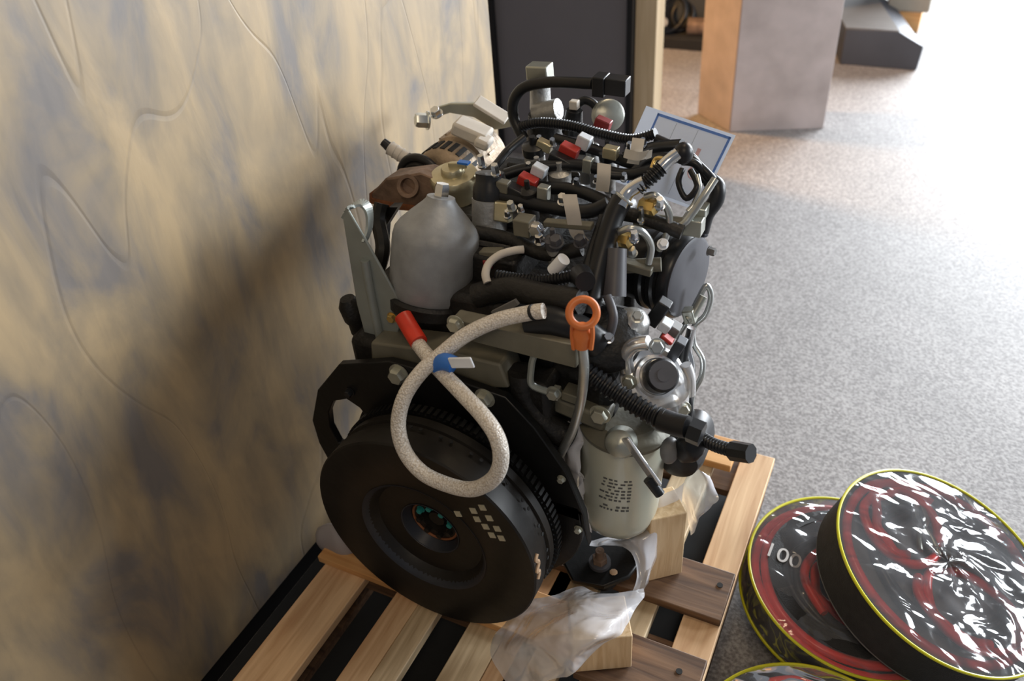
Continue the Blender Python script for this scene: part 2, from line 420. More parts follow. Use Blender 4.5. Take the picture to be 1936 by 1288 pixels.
# dark machine parts lying in the recess
t = root('machine_part', PZ(1285, 92, 0), 'dark coiled machine part with hoses lying in the far recess behind the tan post', 'machine part')
o = PZ(1285, 92, 0); 
make('base_tray', G().box(o+V((0, .1, .03)), (.55, .24, .06)), 'matte_black', t, bevel=.005)
g = G()
for k in range(3): g.torus(o+V((-.12+.05*k, .1+.04*k, .17-.02*k)), (.3, -1, .5), .11-.015*k, .014)
make('coiled_hose', g, 'rubber', t)
make('motor_block', G().cyl(o+V((.02, .08, .10)), o+V((.19, .1, .10)), .05), 'rust', t)
make('fitting', G().cyl(o+V((-.16, .06, .12)), o+V((-.10, 0, .14)), .025), 'alu_warm', t)

# dark slanted display plinth + beige block on it
y0 = PZ(1665, 128, 0).y
def K(px, py): return P(px, py, y0)
t = root('display_plinth', PZ(1665, 128, 0), 'dark blue-grey plinth with a chamfered corner standing behind the pillar', 'plinth')
zt = K(1640, 57).z
l0 = PZ(1588, 120, 0); l0.y = y0; r0 = PZ(1733, 133, 0); r0.y = y0
cr = V((K(1703, 47).x, y0, zt)); TT = PZ(1650, -16, zt)-cr
fr_ = [V((l0.x, y0, 0)), V((r0.x, y0, 0)), V((r0.x+.01, y0, K(1738, 88).z)), cr, V((l0.x, y0, zt))]
make('plinth_base', G().prism(fr_, TT), 'plinth', t, bevel=.006)
make('plinth_top', G().prism([fr_[4]+V((0, .004, 0)), cr+V((0, .004, 0)), cr+TT, fr_[4]+TT], (0, 0, .006)), 'plinth_top', t)
yb = y0+.6
t2 = root('beige_case', V((P(1715, 60, yb).x, yb, 0)), 'mottled beige case on a pale wooden foot half hidden behind the dark plinth', 'case')
q0 = PZ(1735, 63, 0); yb = q0.y
t2.location = (P(1715, 60, yb).x, yb, 0)
xa, xb = P(1675, 20, yb).x, P(1757, 20, yb).x
make('case_body', G().box(((xa+xb)/2, yb+.25, .42), (xb-xa, .5, .62)), 'beige', t2, bevel=.01)
make('foot', G().box(((xa+xb)/2-.01, yb+.24, .055), (xb-xa-.05, .46, .11)), 'pine_x', t2)

# ================================================================== PALLET
make('gap_shade_mat', G().box(((WX-.011-.15)/2, .85, .0005), (-.15-WX+.011, 1.28, .001)), 'matte_black', None, 'thin black mat added under the wooden pallet to darken its gaps', 'mat')  # thin black sheet added to stand in for shade under the deck
ZT = .144
pal = root('wooden_pallet', (-.54, .86, 0), 'pine shipping pallet carrying the diesel engine beside the plaster wall', 'pallet')
def bx(px): return PZ(px, 1288, ZT).x
slats = [(438, 548, 'pine'), (633, 694, 'pine'), (695, 748, 'pine2'), (822, 905, 'pine2'), (907, 985, 'pine')]
for i, (p, q, m) in enumerate(slats):
    xa, xb = bx(p), bx(q)
    make('deck_board', G().box(((xa+xb)/2, .87, ZT-.011-.001*(i % 2)), (xb-xa, 1.2, .022)), m, pal, bevel=.002)
for xa, xb in ((-.47, -.38), (-.34, -.26)):
    make('deck_board', G().box(((xa+xb)/2, .87, ZT-.011), (xb-xa, 1.2, .022)), 'pine2', pal, bevel=.002)
make('deck_board', G().box((-.172, .87, ZT-.011), (.072, 1.2, .022)), 'pine', pal, bevel=.002)
for x in (-.915, -.54, -.18):
    for y in (.33, .87, 1.41): make('pallet_block', G().box((x, y, .062), (.07, .13, .08)), 'old_wood', pal, bevel=.002)
    make('bottom_board', G().box((x, .87, .0115), (.07, 1.2, .020)), 'old_wood', pal)
for y in (.33, .87, 1.41): make('stringer_board', G().box((-.54, y, .112), (.80, .12, .019)), 'old_wood', pal)
# boards laid across the deck under the engine
make('cross_board', G().box((-.655, .855, ZT+.009), (.59, .105, .018)), 'pine_x', pal, bevel=.002)
ys = (PZ(1241, 1213, .164).y, PZ(1265, 1141, .164).y, PZ(1304, 1057, .164).y)
make('cross_board', G().box((-.345, (ys[1]+ys[2])/2, ZT+.010), (.415, ys[2]-ys[1], .020)), 'old_wood', pal, bevel=.002, label='dark rough-sawn cross board')
make('cross_board', G().box((-.245, ys[0]-.06, ZT+.010), (.215, .12, .020)), 'old_wood', pal, bevel=.002, label='dark rough-sawn cross board')
make('cross_board', G().box((-.54, 1.43, ZT+.010), (.64, .09, .020)), 'pine_x', pal, bevel=.002)
for px, py in ((1361, 1107), (1284, 1270)):
    q = PZ(px, py, ZT+.0205); make('nail_head', G().cyl(q, q+V((0, 0, .0015)), .006, n=12), 'matte_black', pal)
# standing blocks of timber
def post(p0, p1, z0, ztop, dep, label):
    a_ = PZ(*p0, z0); b_ = PZ(*p1, z0); dr = (b_-a_).normalized(); nb = V((-dr.y, dr.x, 0))
    return make('timber_block', G().prism([a_, b_, b_+nb*dep, a_+nb*dep], (0, 0, ztop-z0)), 'pine_z', None, label, 'timber', bevel=.002)
post((1224, 1100), (1289, 1084), .1655, .345, .07, 'pale grooved timber block standing on the dark board behind the engine foot')
post((1085, 1272), (1194, 1262), .1655, .262, .085, 'wide pale timber block standing in front of the engine foot at the pallet corner')

# ================================================================== ENGINE
EN = root('diesel_engine', (-.64, 1.15, .165), 'black diesel engine with flywheel facing the camera, strapped upright on the pine pallet', 'engine')
def part(name, g, m, parent=None, **k): return make(name, g, m, parent or EN, **k)
def bolt(px, py, y, r=13, ax=(0, -1, 0), m='bolt', h=12, name='bolt', parent=None):
    p = P(px, py, y); rr = M(r, p); return part(name, G().hexa(p, ax, rr, M(h, p)), m, parent)

# --- block, head, pan
blk = part('engine_block', G().box((-.655, 1.19, .505), (.40, .50, .33)), 'cast_black', bevel=.012)
part('oil_pan', G().prism([V((-.83, .95, .34)), V((-.48, .95, .34)), V((-.53, .95, .19)), V((-.78, .95, .19))], (0, .45, 0)), 'cast_black', bevel=.02)
part('cylinder_head', G().box((-.64, 1.21, .72), (.34, .44, .12)), 'cast_black', bevel=.012)
g = G().box((-.655, 1.235, .80), (.20, .38, .06))
for k in range(5): g.box((-.655, 1.08+.075*k, .833), (.16, .012, .012))
part('valve_cover', g, 'cast_black', bevel=.012)
part('rear_casting', G().prism([P(702, 690, .925), P(700, 648, .925), P(850, 668, .925), P(945, 690, .925), P(962, 735, .925), P(860, 735, .925)], (0, .06, 0)), 'olive', bevel=.004)
part('rear_rail', G().prism([P(852, 603, .92), P(1092, 655, .92), P(1090, 697, .92), P(870, 640, .92)], (0, .03, 0)), 'olive', bevel=.003)
bolt(862, 612, .918, 15); bolt(1048, 742, .918, 12, m='zinc')
g = G()
for k in range(4): g.box((-.452, 1.0+.11*k, .50), (.03, .03, .26))
part('block_rib', g, 'cast_black', bevel=.006)

# --- housing plate with lifting ear
YP = .905
outer = [(735, 684), (640, 690), (600, 738), (590, 795), (603, 838), (640, 905)]
cen = V((-.642, YP, .387)); rp = .262
pts = [P(x, y, YP) for x, y in outer]
for ang in range(200, 372, 8):
    a_ = math.radians(ang); pts.append(cen+V((rp*math.cos(a_)*.98, 0, rp*math.sin(a_)*.80)))
pts += [P(x, y, YP) for x, y in ((1113, 1035), (1104, 975), (1070, 895), (1010, 810), (955, 752), (850, 715))]
hole = [P(x, y, YP) for x, y in ((621, 780), (630, 759), (655, 755), (680, 772), (700, 797), (690, 840), (665, 850), (640, 838), (624, 808))]
plate = part('housing_plate', G().prism(pts, (0, .016, 0), [hole]), 'black_paint', bevel=.003)
for px, py in ((755, 706), (917, 752)): bolt(px, py, YP-.001, 17, h=16)
bolt(662, 741, YP-.001, 8, m='plastic_black', h=10); 
for px, py in ((1062, 905), (1094, 1000)): bolt(px, py, YP-.001, 7, m='bolt', h=8)
q = V((-.642, YP, .387))
part('bell_housing', G().lathe(q+V((0, .015, 0)), (0, 1, 0), [(.235, 0), (.225, .02), (.17, .06)], 48), 'black_paint')

# --- flywheel
fc = V((-.642, .780, .387)); R0 = .2235
ax = (0, 1, 0)
fly = part('flywheel', G().lathe(fc, ax, [(.0001, .062), (.028, .062), (.030, .046), (.052, .046), (.059, .026), (.108, .024), (.122, .004), (.128, 0), (R0-.003, 0), (R0, .003), (R0, .040), (R0-.006, .044), (R0-.006, .060), (R0-.001, .062), (R0-.001, .078)], 96), 'fly_dark')
g = G().lathe(fc+V((0, .084, 0)), ax, [(R0-.012, 0), (R0-.003, .001), (R0-.003, .018), (R0-.012, .02)], 110)
for k in range(110):
    a_ = 2*PI*k/110; d_ = V((math.cos(a_), 0, math.sin(a_))); g.box(fc+V((0, .094, 0))+d_*(R0-.001), (.010, .018, .007), ax=d_, up=V((-d_.z, 0, d_.x)))
part('ring_gear', g, 'black_paint', fly)
part('recess_ring', G().lathe(fc, ax, [(.1225, .003), (.1265, .0005), (.1285, -.0006), (.1285, .002), (.110, .0235), (.109, .0235), (.1225, .003)], 72), 'recess', fly)
part('recess_ring', G().lathe(fc, ax, [(.0585, .0255), (.061, .0245), (.0605, .024), (.0515, .044), (.0505, .0445), (.0585, .0255)], 60), 'recess', fly)
part('hub_ring', G().torus(fc+V((0, .0450, 0)), ax, .046, .0025, 48, 8), 'rust_orange', fly)
part('crank_hub', G().lathe(fc+V((0, .05, 0)), ax, [(.0001, .0), (.016, .0), (.018, .005), (.018, .012)], 32), 'fly_dark', fly)
for k in range(8):
    a_ = 2*PI*k/8+.2; p = fc+V((.034*math.cos(a_), .047, .034*math.sin(a_)))
    part('hub_bolt', G().hexa(p, (0, -1, 0), .0065, .008), 'teal' if k in (0, 1, 2, 3) else 'fly_dark', fly)
for k in range(26):
    a_ = math.radians(-30+5*k); p = fc+V(((R0-.0005)*math.cos(a_), .050, (R0-.0005)*math.sin(a_)))
    if k % 3 != 2: part('rim_hole', G().cyl(p, p+V((math.cos(a_), 0, math.sin(a_)))*.0015, .0035, n=10), 'matte_black', fly)
for i, (px, py) in enumerate(((866, 972), (895, 966), (912, 960), (902, 982), (925, 980), (918, 996), (940, 1000), (930, 1012), (948, 1018))):
    p = P(px, py, .7795)
    part('adhesive_mark', G().box(p, (.012, .0015, .012), ax=(1, 0, .35)), 'ribbon', fly, label='pale square residue mark')
part('chalk_mark', G().tube([fc+V(((R0+.0003)*math.cos(t_), h_, (R0+.0003)*math.sin(t_))) for t_, h_ in ((-.02, .006), (.03, .013), (.07, .006), (.12, .016), (.17, .010), (.20, .018))], .0042, 6), 'chalk', fly, label='tan chalk squiggle on the rim')

# --- steel lifting bracket on the left
yb = .965
g = G().prism([P(x, y, yb) for x, y in ((646, 404), (658, 398), (700, 470), (766, 590), (740, 662), (694, 650), (674, 575))], (0, .005, 0))
lb = part('lifting_bracket', g, 'bracket', bevel=.002)
part('bracket_rib', G().tube([P(690, 492, yb-.003), P(702, 560, yb-.004), P(722, 655, yb-.003)], .008, 10), 'bracket', lb)
g = G(); loop = [P(x, y, y_) for x, y, y_ in ((652, 404, .965), (664, 392, .985), (684, 384, 1.0), (697, 398, 1.0), (698, 430, .99), (688, 460, .97))]
lp = smooth_path(loop, 6)
for i in range(len(lp)-1):
    a_, b_ = lp[i], lp[i+1]; g.box((a_+b_)/2, ((b_-a_).length*1.25, .026, .004), ax=(b_-a_), up=(b_-a_).cross(V((.25, -1, .1))))
part('bracket_loop', g, 'bracket', lb)
bolt(742, 600, yb-.001, 9, m='brass', h=8, parent=lb)
# dark things behind bracket
part('engine_mount_arm', G().tube([P(722, 385, 1.12), P(716, 420, 1.10), P(724, 470, 1.06), P(712, 520, 1.04)], .014, 8), 'black_paint')
part('breather_knob', G().lathe(P(672, 600, 1.0), (-.15, -.1, 1), [(.012, -.04), (.020, -.03), (.018, -.01), (.022, 0), (.022, .03), (.014, .045)], 20), 'cast_black')

# --- big canister
a_ = P(812, 556, 1.02); b_ = P(834, 372, 1.075); L = (b_-a_).length; r = M(80, a_)
can = part('filter_canister', G().lathe(a_, b_-a_, [(r*.84, -.006), (r*.90, .004), (r*.93, L*.08), (r*.97, L*.14), (r*1.0, L*.30), (r*1.01, L*.58), (r*.98, L*.66), (r*.88, L*.73), (r*.66, L*.83), (r*.42, L*.93), (r*.34, L*.97), (r*.32, L)], 48), 'canister')
part('canister_seat', G().lathe(a_-(b_-a_).normalized()*.03, b_-a_, [(r*.9, 0), (r*.96, .02), (r*.9, .026)], 40), 'cast_black')
part('canister_nut', G().hexa(b_-(b_-a_).normalized()*.004, b_-a_, M(15, b_), M(26, b_)), 'chrome', can)
part('canister_washer', G().lathe(b_-(b_-a_).normalized()*.006, b_-a_, [(M(24, b_), 0), (M(24, b_), .005)], 24), 'steel', can)

# --- pump with black head
a_ = P(925, 500, 1.12); b_ = P(926, 375, 1.15); r = M(33, a_)
pm = part('feed_pump', G().lathe(a_, b_-a_, [(r*.72, 0), (r*.75, .03), (r*.95, .04), (r, .06), (r, (b_-a_).length)], 28), 'alu')
c_ = P(926, 332, 1.16)
part('pump_head', G().lathe(b_, c_-b_, [(r*.95, 0), (r*.95, .02), (r*.8, .03), (r*.8, .045)], 24), 'plastic_black', pm)
bolt(938, 330, 1.15, 8, ax=(0, -.2, 1), m='chrome', h=20); bolt(912, 315, 1.17, 7, ax=(0, -.2, 1), m='chrome', h=22)
part('pump_flange', G().box(P(952, 400, 1.13), (.03, .02, .035), up=(0, .3, 1)), 'gold', pm, bevel=.003)

# --- oil filler cap
a_ = P(860, 345, 1.22); r = M(46, a_); u_ = V((0, -.12, 1))
cp = part('filler_cap', G().lathe(a_, u_, [(r*.92, -.03), (r*.95, 0), (r, .004), (r, .016), (r*.94, .020), (r*.5, .022), (r*.48, .030), (r*.42, .034), (.0001, .034)], 40), 'gold')
part('cap_lug', G().box(a_+V((.01, 0, .036)), (.035, .007, .012), ax=(1, .3, 0)), 'gold', cp, bevel=.002)
part('blue_dot', G().box(P(878, 317, 1.21)+V((0, 0, .01)), (.022, .012, .004)), 'blue', cp, label='blue paint mark')
part('filler_neck', G().cyl(a_-V((0, 0, .11)), a_-V((0, 0, .02)), r*.8), 'cast_black')

# --- alternator far left
tp_ = P(850, 268, 1.37); ra = .068; ac = tp_-V((0, 0, ra))
alt = part('alternator', G().lathe(ac-V((0, .05, 0)), (.05, 1, 0), [(ra*.35, -.006), (ra*.80, -.004), (ra*.95, .004), (ra, .012), (ra, .052), (ra*.94, .056), (ra*.94, .066), (ra*1.04, .070), (ra*1.10, .120), (ra*1.08, .150), (ra*.9, .160), (ra*.4, .165)], 40), 'alu_warm')
for k in range(9):
    a2 = math.radians(28+15*k); d_ = V((math.cos(a2), 0, math.sin(a2)))
    part('cooling_slot', G().box(ac+V((0, -.018, 0))+d_*ra, (.004, .036, .0100), ax=d_, up=V((-d_.z, 0, d_.x))), 'matte_black', alt)
    part('cooling_fin', G().box(ac+V((.005, .055, 0))+d_*ra*1.05, (.008, .040, .005), ax=d_, up=V((-d_.z, 0, d_.x))), 'alu_warm', alt)
g = G().box(P(893, 248, 1.38), (.075, .05, .028), ax=(1, .1, -.35)); g.box(P(915, 268, 1.36), (.03, .04, .02), ax=(1, .1, -.35))
part('regulator_cover', g, 'tag', alt, bevel=.006)
part('adjuster_bracket', G().prism([P(x, y, 1.47) for x, y in ((818, 205), (850, 196), (898, 196), (905, 192), (962, 224), (968, 240), (935, 246), (895, 222), (850, 214), (826, 222))], (0, .012, 0)), 'zinc', bevel=.002)
part('bracket_tab', G().box(P(930, 208, 1.45), (.075, .03, .008), ax=(1, .1, -.55), up=(.3, -.3, 1)), 'tag', bevel=.002)
bolt(810, 228, 1.43, 14, ax=(-.6, -.6, .2), m='steel', h=22); bolt(826, 216, 1.44, 10, ax=(0, -.5, 1), m='chrome', h=12)
# sensor sticking out left
a_ = P(768, 300, 1.33); b_ = P(738, 280, 1.33)
g = G().cyl(a_, b_, M(13, a_)); 
for k in range(4): g.torus(a_.lerp(b_, k/3), b_-a_, M(13, a_), .0015, 20, 6)
se = part('temperature_sensor', g, 'tag'); part('sensor_cap', G().cyl(b_, P(724, 268, 1.33), M(10, a_), M(8, a_)), 'plastic_black', se)
# belt and pulley arc
pc = P(798, 345, 1.30)
part('drive_belt', G().torus(pc, (.1, 1, 0), .054, .009, 40, 10), 'rubber')
part('belt_pulley', G().lathe(pc-V((0, .012, 0)), (.1, 1, 0), [(.012, -.01), (.014, 0), (.044, .0), (.050, .012), (.044, .024)], 36), 'cast_black')
# rusty manifold
g = G().prism([P(x, y, 1.19) for x, y in ((700, 368), (728, 338), (790, 328), (840, 345), (850, 372), (792, 392), (740, 386), (702, 380))], (0, .06, -.005)).lump(.004, 40)
mf = part('exhaust_manifold', g, 'rust', bevel=.004)
part('manifold_flange', G().prism([P(x, y, 1.185) for x, y in ((698, 366), (702, 376), (748, 386), (790, 392), (790, 400), (740, 396), (698, 384))], (0, .05, 0)), 'rust_orange', mf)
part('manifold_port', G().lathe(P(775, 352, 1.19), (.2, -1, .5), [(.022, -.01), (.022, .012), (.015, .012), (.014, 0)], 20), 'rust', mf)
part('support_strut', G().prism([P(x, y, 1.12) for x, y in ((712, 420), (735, 392), (752, 392), (728, 430), (724, 500), (712, 495))], (0, .02, 0)), 'black_paint')

# --- top rear: block post, arch hose, connector
p = P(1021, 140, 1.44)
rv = part('return_valve', G().box(p, (M(44, p), .035, M(38, p)), ax=(1, 0, .05)), 'zinc', bevel=.003)
part('valve_stem', G().cyl(P(1022, 205, 1.44), P(1021, 155, 1.44), M(21, p), M(19, p)), 'alu', rv)
part('valve_nut', G().hexa(P(1028, 222, 1.43), (0, -.1, 1), M(17, p), M(24, p)), 'brass', rv)
part('valve_flange', G().cyl(P(1012, 214, 1.42), P(1056, 206, 1.42), M(18, p), M(20, p)), 'alu', rv)
part('valve_base', G().cyl(P(1030, 262, 1.43), P(1028, 215, 1.43), M(36, p), M(30, p)), 'cast_black', rv)
hs = part('arched_hose', G().tube([P(*q) for q in ((990, 262, 1.38), (972, 226, 1.39), (971, 192, 1.395), (990, 166, 1.40), (1030, 156, 1.40), (1075, 156, 1.39), (1122, 158, 1.38))], M(10.5, p), 14), 'rubber')
c_ = P(1156, 160, 1.38)
pc_ = part('hose_connector', G().box(c_, (M(66, c_), .03, M(32, c_)), ax=(1, 0, -.02)), 'plastic_black', hs, bevel=.002)
part('connector_sleeve', G().box(P(1136, 160, 1.377), (M(24, c_), .034, M(38, c_)), ax=(1, 0, -.02)), 'rubber', hs, bevel=.002)
# tan-topped injector clamp, grey cap
part('clamp_tower', G().cyl(P(1082, 250, 1.42), P(1086, 208, 1.42), M(22, c_), M(17, c_)), 'plastic_black')
part('clamp_nut', G().box(P(1086, 198, 1.42), (M(18, c_), .016, M(18, c_))), 'tag', bevel=.002)
part('second_arch_hose', G().tube([P(*q) for q in ((1085, 205, 1.43), (1105, 190, 1.44), (1125, 200, 1.44), (1130, 225, 1.43))], M(9, c_), 12), 'rubber')
a_ = P(1152, 218, 1.42)
part('front_cap', G().lathe(a_, (.55, -.75, .35), [(M(26, a_), -.03), (M(30, a_), -.02), (M(30, a_), 0), (M(26, a_), .003), (.0001, .003)], 32), 'zinc')
part('red_connector', G().box(P(1140, 234, 1.38), (M(30, a_), .02, M(20, a_)), ax=(1, 0, -.3)), 'dull_red', bevel=.002)
# corrugated conduits across the top
cd_ = part('corrugated_conduit', G().tube([P(*q) for q in ((985, 240, 1.36), (1020, 232, 1.36), (1080, 238, 1.35), (1140, 254, 1.34), (1195, 264, 1.33), (1240, 252, 1.33))], M(10, a_), 12, corr=.0055), 'rubber')

# --- injectors with connectors
def injector(px, py, y, s=1.0, cap='plastic_black', body='alu'):
    p_ = P(px, py, y); rr = M(20*s, p_); u2 = V((0, -.15, 1))
    i_ = part('injector', G().lathe(p_-u2*.07, u2, [(rr*.7, 0), (rr*.7, .02), (rr, .03), (rr, .068), (rr*.8, .075), (rr*.8, .086), (rr*.4, .09)], 20), body)
    part('injector_head', G().lathe(p_, u2, [(rr*1.1, 0), (rr*1.12, .016), (rr*.7, .020), (rr*.35, .021), (rr*.3, .036)], 20), cap, i_)
    return i_
injector(1010, 290, 1.30); injector(1105, 282, 1.34, .9); injector(1060, 340, 1.24, .95, 'alu'); injector(1018, 330, 1.24, .85, 'alu'); injector(1150, 300, 1.31, .8)
injector(1000, 375, 1.16, .8, 'cast_black', 'cast_black'); injector(1048, 466, 1.08, .8, 'cap_grey'); injector(1120, 290, 1.33, .6, 'steel')
def plug(px, py, y, sx, sy, m, ang=-.35, name='cable_plug', d=.022):
    p_ = P(px, py, y); return part(name, G().box(p_, (M(sx, p_), d, M(sy, p_)), ax=(1, 0, ang)), m, bevel=.002)
plug(1076, 286, 1.27, 36, 24, 'red'); plug(1104, 268, 1.29, 26, 26, 'sheet_grey', d=.02); plug(998, 343, 1.18, 36, 22, 'red'); plug(1020, 322, 1.20, 28, 20, 'sheet_grey', d=.02)
plug(1060, 305, 1.25, 46, 24, 'plastic_black'); plug(975, 365, 1.155, 60, 26, 'plastic_black'); plug(1030, 275, 1.30, 30, 18, 'gold', d=.018); plug(1155, 288, 1.28, 28, 22, 'gold', -.1, d=.02)
plug(1028, 365, 1.16, 22, 30, 'zinc', -.1, d=.018); plug(952, 352, 1.15, 24, 22, 'olive', -.1, d=.018)
plug(1112, 312, 1.25, 18, 28, 'zinc', -.1, d=.018)
# harness cables
def hose(pts, r, m='rubber', name='harness_cable', corr=None, n=10, parent=None, label=None):
    pp = [P(*q) for q in pts]; return part(name, G().tube(pp, M(r, pp[0]), n, corr=corr), m, parent, label=label)
hose([(955, 330, 1.20), (1000, 318, 1.22), (1090, 312, 1.25), (1180, 330, 1.25), (1240, 320, 1.24)], 11)
hose([(900, 362, 1.14), (960, 372, 1.15), (1040, 392, 1.15), (1110, 400, 1.14), (1150, 385, 1.15)], 13)
hose([(1020, 355, 1.20), (1080, 358, 1.20), (1130, 375, 1.18), (1165, 395, 1.17)], 12)
hose([(1050, 262, 1.33), (1130, 285, 1.31), (1200, 310, 1.28), (1270, 300, 1.27), (1300, 285, 1.28)], 10)
hose([(1240, 262, 1.33), (1275, 278, 1.32), (1310, 300, 1.30), (1330, 335, 1.28), (1350, 350, 1.27)], 9)
hose([(990, 260, 1.34), (960, 285, 1.30), (935, 315, 1.25), (905, 335, 1.22)], 8)
hose([(1150, 330, 1.24), (1190, 330, 1.25), (1230, 300, 1.27), (1290, 300, 1.27)], 9)
hose([(1290, 320, 1.24), (1283, 345, 1.22), (1298, 375, 1.21), (1318, 352, 1.22), (1306, 322, 1.24)], 6)
hose([(1308, 300, 1.27), (1335, 325, 1.26), (1352, 345, 1.26), (1358, 365, 1.25)], 8)
hose([(900, 440, 1.10), (960, 452, 1.10), (1030, 480, 1.08), (1100, 470, 1.09)], 14, 'cast_black')
hose([(900, 560, .99), (960, 545, 1.0), (1030, 560, .99), (1100, 570, .98)], 24, 'cast_black')
hose([(1180, 300, 1.29), (1235, 280, 1.31), (1290, 275, 1.30)], 12, 'plastic_black')
hose([(1140, 400, 1.17), (1210, 410, 1.17), (1290, 440, 1.17)], 14, 'cast_black')
# thick hose, elbow, corrugated, elbow, ball
hose([(1112, 600, .99), (1122, 545, 1.03), (1142, 465, 1.08), (1162, 405, 1.12), (1176, 378, 1.14)], 21, 'rubber', 'coolant_hose', n=18)
hose([(1110, 520, 1.04), (1125, 470, 1.08), (1145, 410, 1.12)], 14, 'rubber', 'side_hose')
e_ = hose([(1172, 392, 1.125), (1186, 366, 1.145), (1204, 352, 1.155), (1218, 345, 1.16)], 14, 'chrome', 'steel_elbow', n=16)
part('elbow_clamp', G().torus(P(1180, 376, 1.14), P(1190, 362, 1.145)-P(1176, 380, 1.135), M(17, P(1180, 376, 1.14)), .003, 28, 8), 'steel', e_)
hose([(1206, 356, 1.155), (1228, 338, 1.165), (1250, 318, 1.18)], 15, 'rubber', 'corrugated_sleeve', corr=.006, n=16)
hose([(1243, 325, 1.175), (1262, 305, 1.19), (1282, 290, 1.20)], 12, 'chrome', 'steel_nipple', n=16)
hose([(1256, 300, 1.19), (1240, 300, 1.20), (1232, 318, 1.19)], 4, 'brass', 'brass_clip')
q = P(1292, 290, 1.21); part('hose_end_boot', G().ball(q, M(19, q), 20, (1, 1, 1.15)), 'rubber')
# tags
def tag(pts, wpx, y, ax=(1, 0, .1), m='tag'):
    g2 = G(); pp = smooth_path([P(a1, b1, y+c1) for a1, b1, c1 in pts], 5); wv = V(ax).normalized()*M(wpx, pp[0])/2
    vs = []; 
    for p_ in pp: vs += [p_-wv, p_+wv]
    n_ = len(pp); g2.add(vs, [(2*i, 2*i+1, 2*i+3, 2*i+2) for i in range(n_-1)])
    vs2 = [v+V((0, .0012, 0)) for v in vs]; g2.add(vs2, [(2*i, 2*i+2, 2*i+3, 2*i+1) for i in range(n_-1)])
    return part('paper_tag', g2, m, label='off-white paper cable tag')
tag([(1076, 368, 0), (1082, 400, -.012), (1090, 440, -.004), (1100, 455, 0)], 30, 1.10, (1, 0, .15))
tag([(1142, 310, 0), (1141, 335, -.01), (1138, 362, -.005)], 27, 1.19, (1, 0, 0))
tag([(1207, 262, 0), (1203, 285, -.01), (1196, 310, -.005)], 24, 1.25, (1, 0, 0)); tag([(1180, 290, 0), (1205, 296, -.01), (1225, 292, 0)], 18, 1.24, (.2, 0, 1))
tag([(1228, 285, 0), (1226, 300, -.005)], 12, 1.24, (1, 0, .5), 'sheet_grey')
# fittings in middle
part('fuel_rail_bar', G().box(P(1075, 424, 1.10), (.085, .016, .010), ax=(1, 0, .1)), 'olive', bevel=.002)
plug(992, 426, 1.09, 34, 34, 'olive', 0, 'fitting_block', .03); bolt(1015, 432, 1.075, 13, m='chrome', h=12)
bolt(1022, 458, 1.07, 9, ax=(0, -.4, 1), m='chrome', h=18); bolt(1052, 460, 1.07, 12, ax=(0, -.4, 1), m='cap_grey', h=14)
plug(930, 478, 1.06, 46, 14, 'olive', .2, 'fitting_block', .02); plug(925, 497, 1.05, 20, 16, 'dull_red', .1, d=.015)
bolt(1098, 460, 1.09, 11, ax=(0, -.4, 1), m='cap_grey', h=16); bolt(1065, 382, 1.14, 9, ax=(0, -.4, 1), m='chrome', h=16); bolt(968, 395, 1.12, 8, ax=(0, -.4, 1), m='steel', h=16)
for px, py, y in ((1000, 320, 1.22), (1020, 270, 1.31), (1045, 275, 1.30), (935, 350, 1.15), (1180, 340, 1.24), (1090, 350, 1.20), (1128, 345, 1.21), (1160, 375, 1.18), (960, 410, 1.12), (985, 400, 1.13), (1215, 275, 1.30), (1190, 282, 1.29)):
    bolt(px, py, y, 6, ax=(.1, -.3, 1), m='chrome', h=14, name='stud')
hose([(922, 535, .99), (918, 518, 1.0), (925, 498, 1.02), (945, 482, 1.04), (972, 474, 1.06), (990, 472, 1.07)], 8, 'tag', 'white_band', label='off-white curved strap')
hose([(1092, 520, 1.03), (1040, 530, 1.02), (990, 530, 1.01), (940, 522, 1.01)], 13, 'rubber', 'corrugated_conduit', corr=.0055, n=14)
q = P(1057, 500, 1.04); part('white_plug', G().cyl(P(1046, 512, 1.035), P(1066, 490, 1.035), M(13, q), M(13, q)), 'white', label='white plastic plug')
q = P(1098, 520, 1.02); part('round_boot', G().cyl(q, q+V((.02, -.03, .01)), M(22, q), M(19, q)), 'rubber')
part('blue_lever', G().box(P(955, 582, .96), (M(68, q), .006, M(12, q)), ax=(1, 0, .75)), 'plinth_top', label='blue-grey steel lever')
plug(1078, 575, .985, 30, 30, 'sheet_grey', .2, 'grey_clip'); 
hose([(1000, 610, .95), (1050, 608, .955), (1100, 628, .96), (1130, 650, .97)], 30, 'rubber', 'rubber_boot', n=18)
# right side: rails, brass nuts, fuel pipes
part('injection_rail', G().cyl(P(1160, 505, 1.12), P(1250, 500, 1.14), .012, .012), 'olive'); part('injection_rail', G().cyl(P(1200, 415, 1.18), P(1290, 425, 1.19), .013, .013), 'olive')
plug(1205, 505, 1.12, 60, 16, 'olive', -.1, 'rail_clamp', .02)
for px, py, y in ((1228, 390, 1.16), (1180, 452, 1.11)):
    q = P(px, py, y); bn = part('brass_nut', G().cyl(q-V((.014, 0, 0)), q+V((.012, -.006, .002)), M(15, q), M(15, q), 6), 'brass', label='brass union nut')
    bolt(px+19, py+2, y-.008, 8, ax=(.1, -.4, 1), m='chrome', h=22); bolt(px-16, py+30, y-.006, 6, ax=(.1, -.4, 1), m='chrome', h=36)
hose([(1166, 440, 1.10), (1190, 432, 1.10), (1216, 440, 1.11), (1231, 466, 1.12), (1226, 498, 1.12)], 7, 'steel', 'fuel_pipe', n=14)
hose([(1220, 372, 1.16), (1240, 370, 1.16), (1260, 392, 1.17), (1266, 420, 1.17), (1256, 455, 1.16), (1246, 472, 1.16)], 7, 'steel', 'fuel_pipe', n=14)
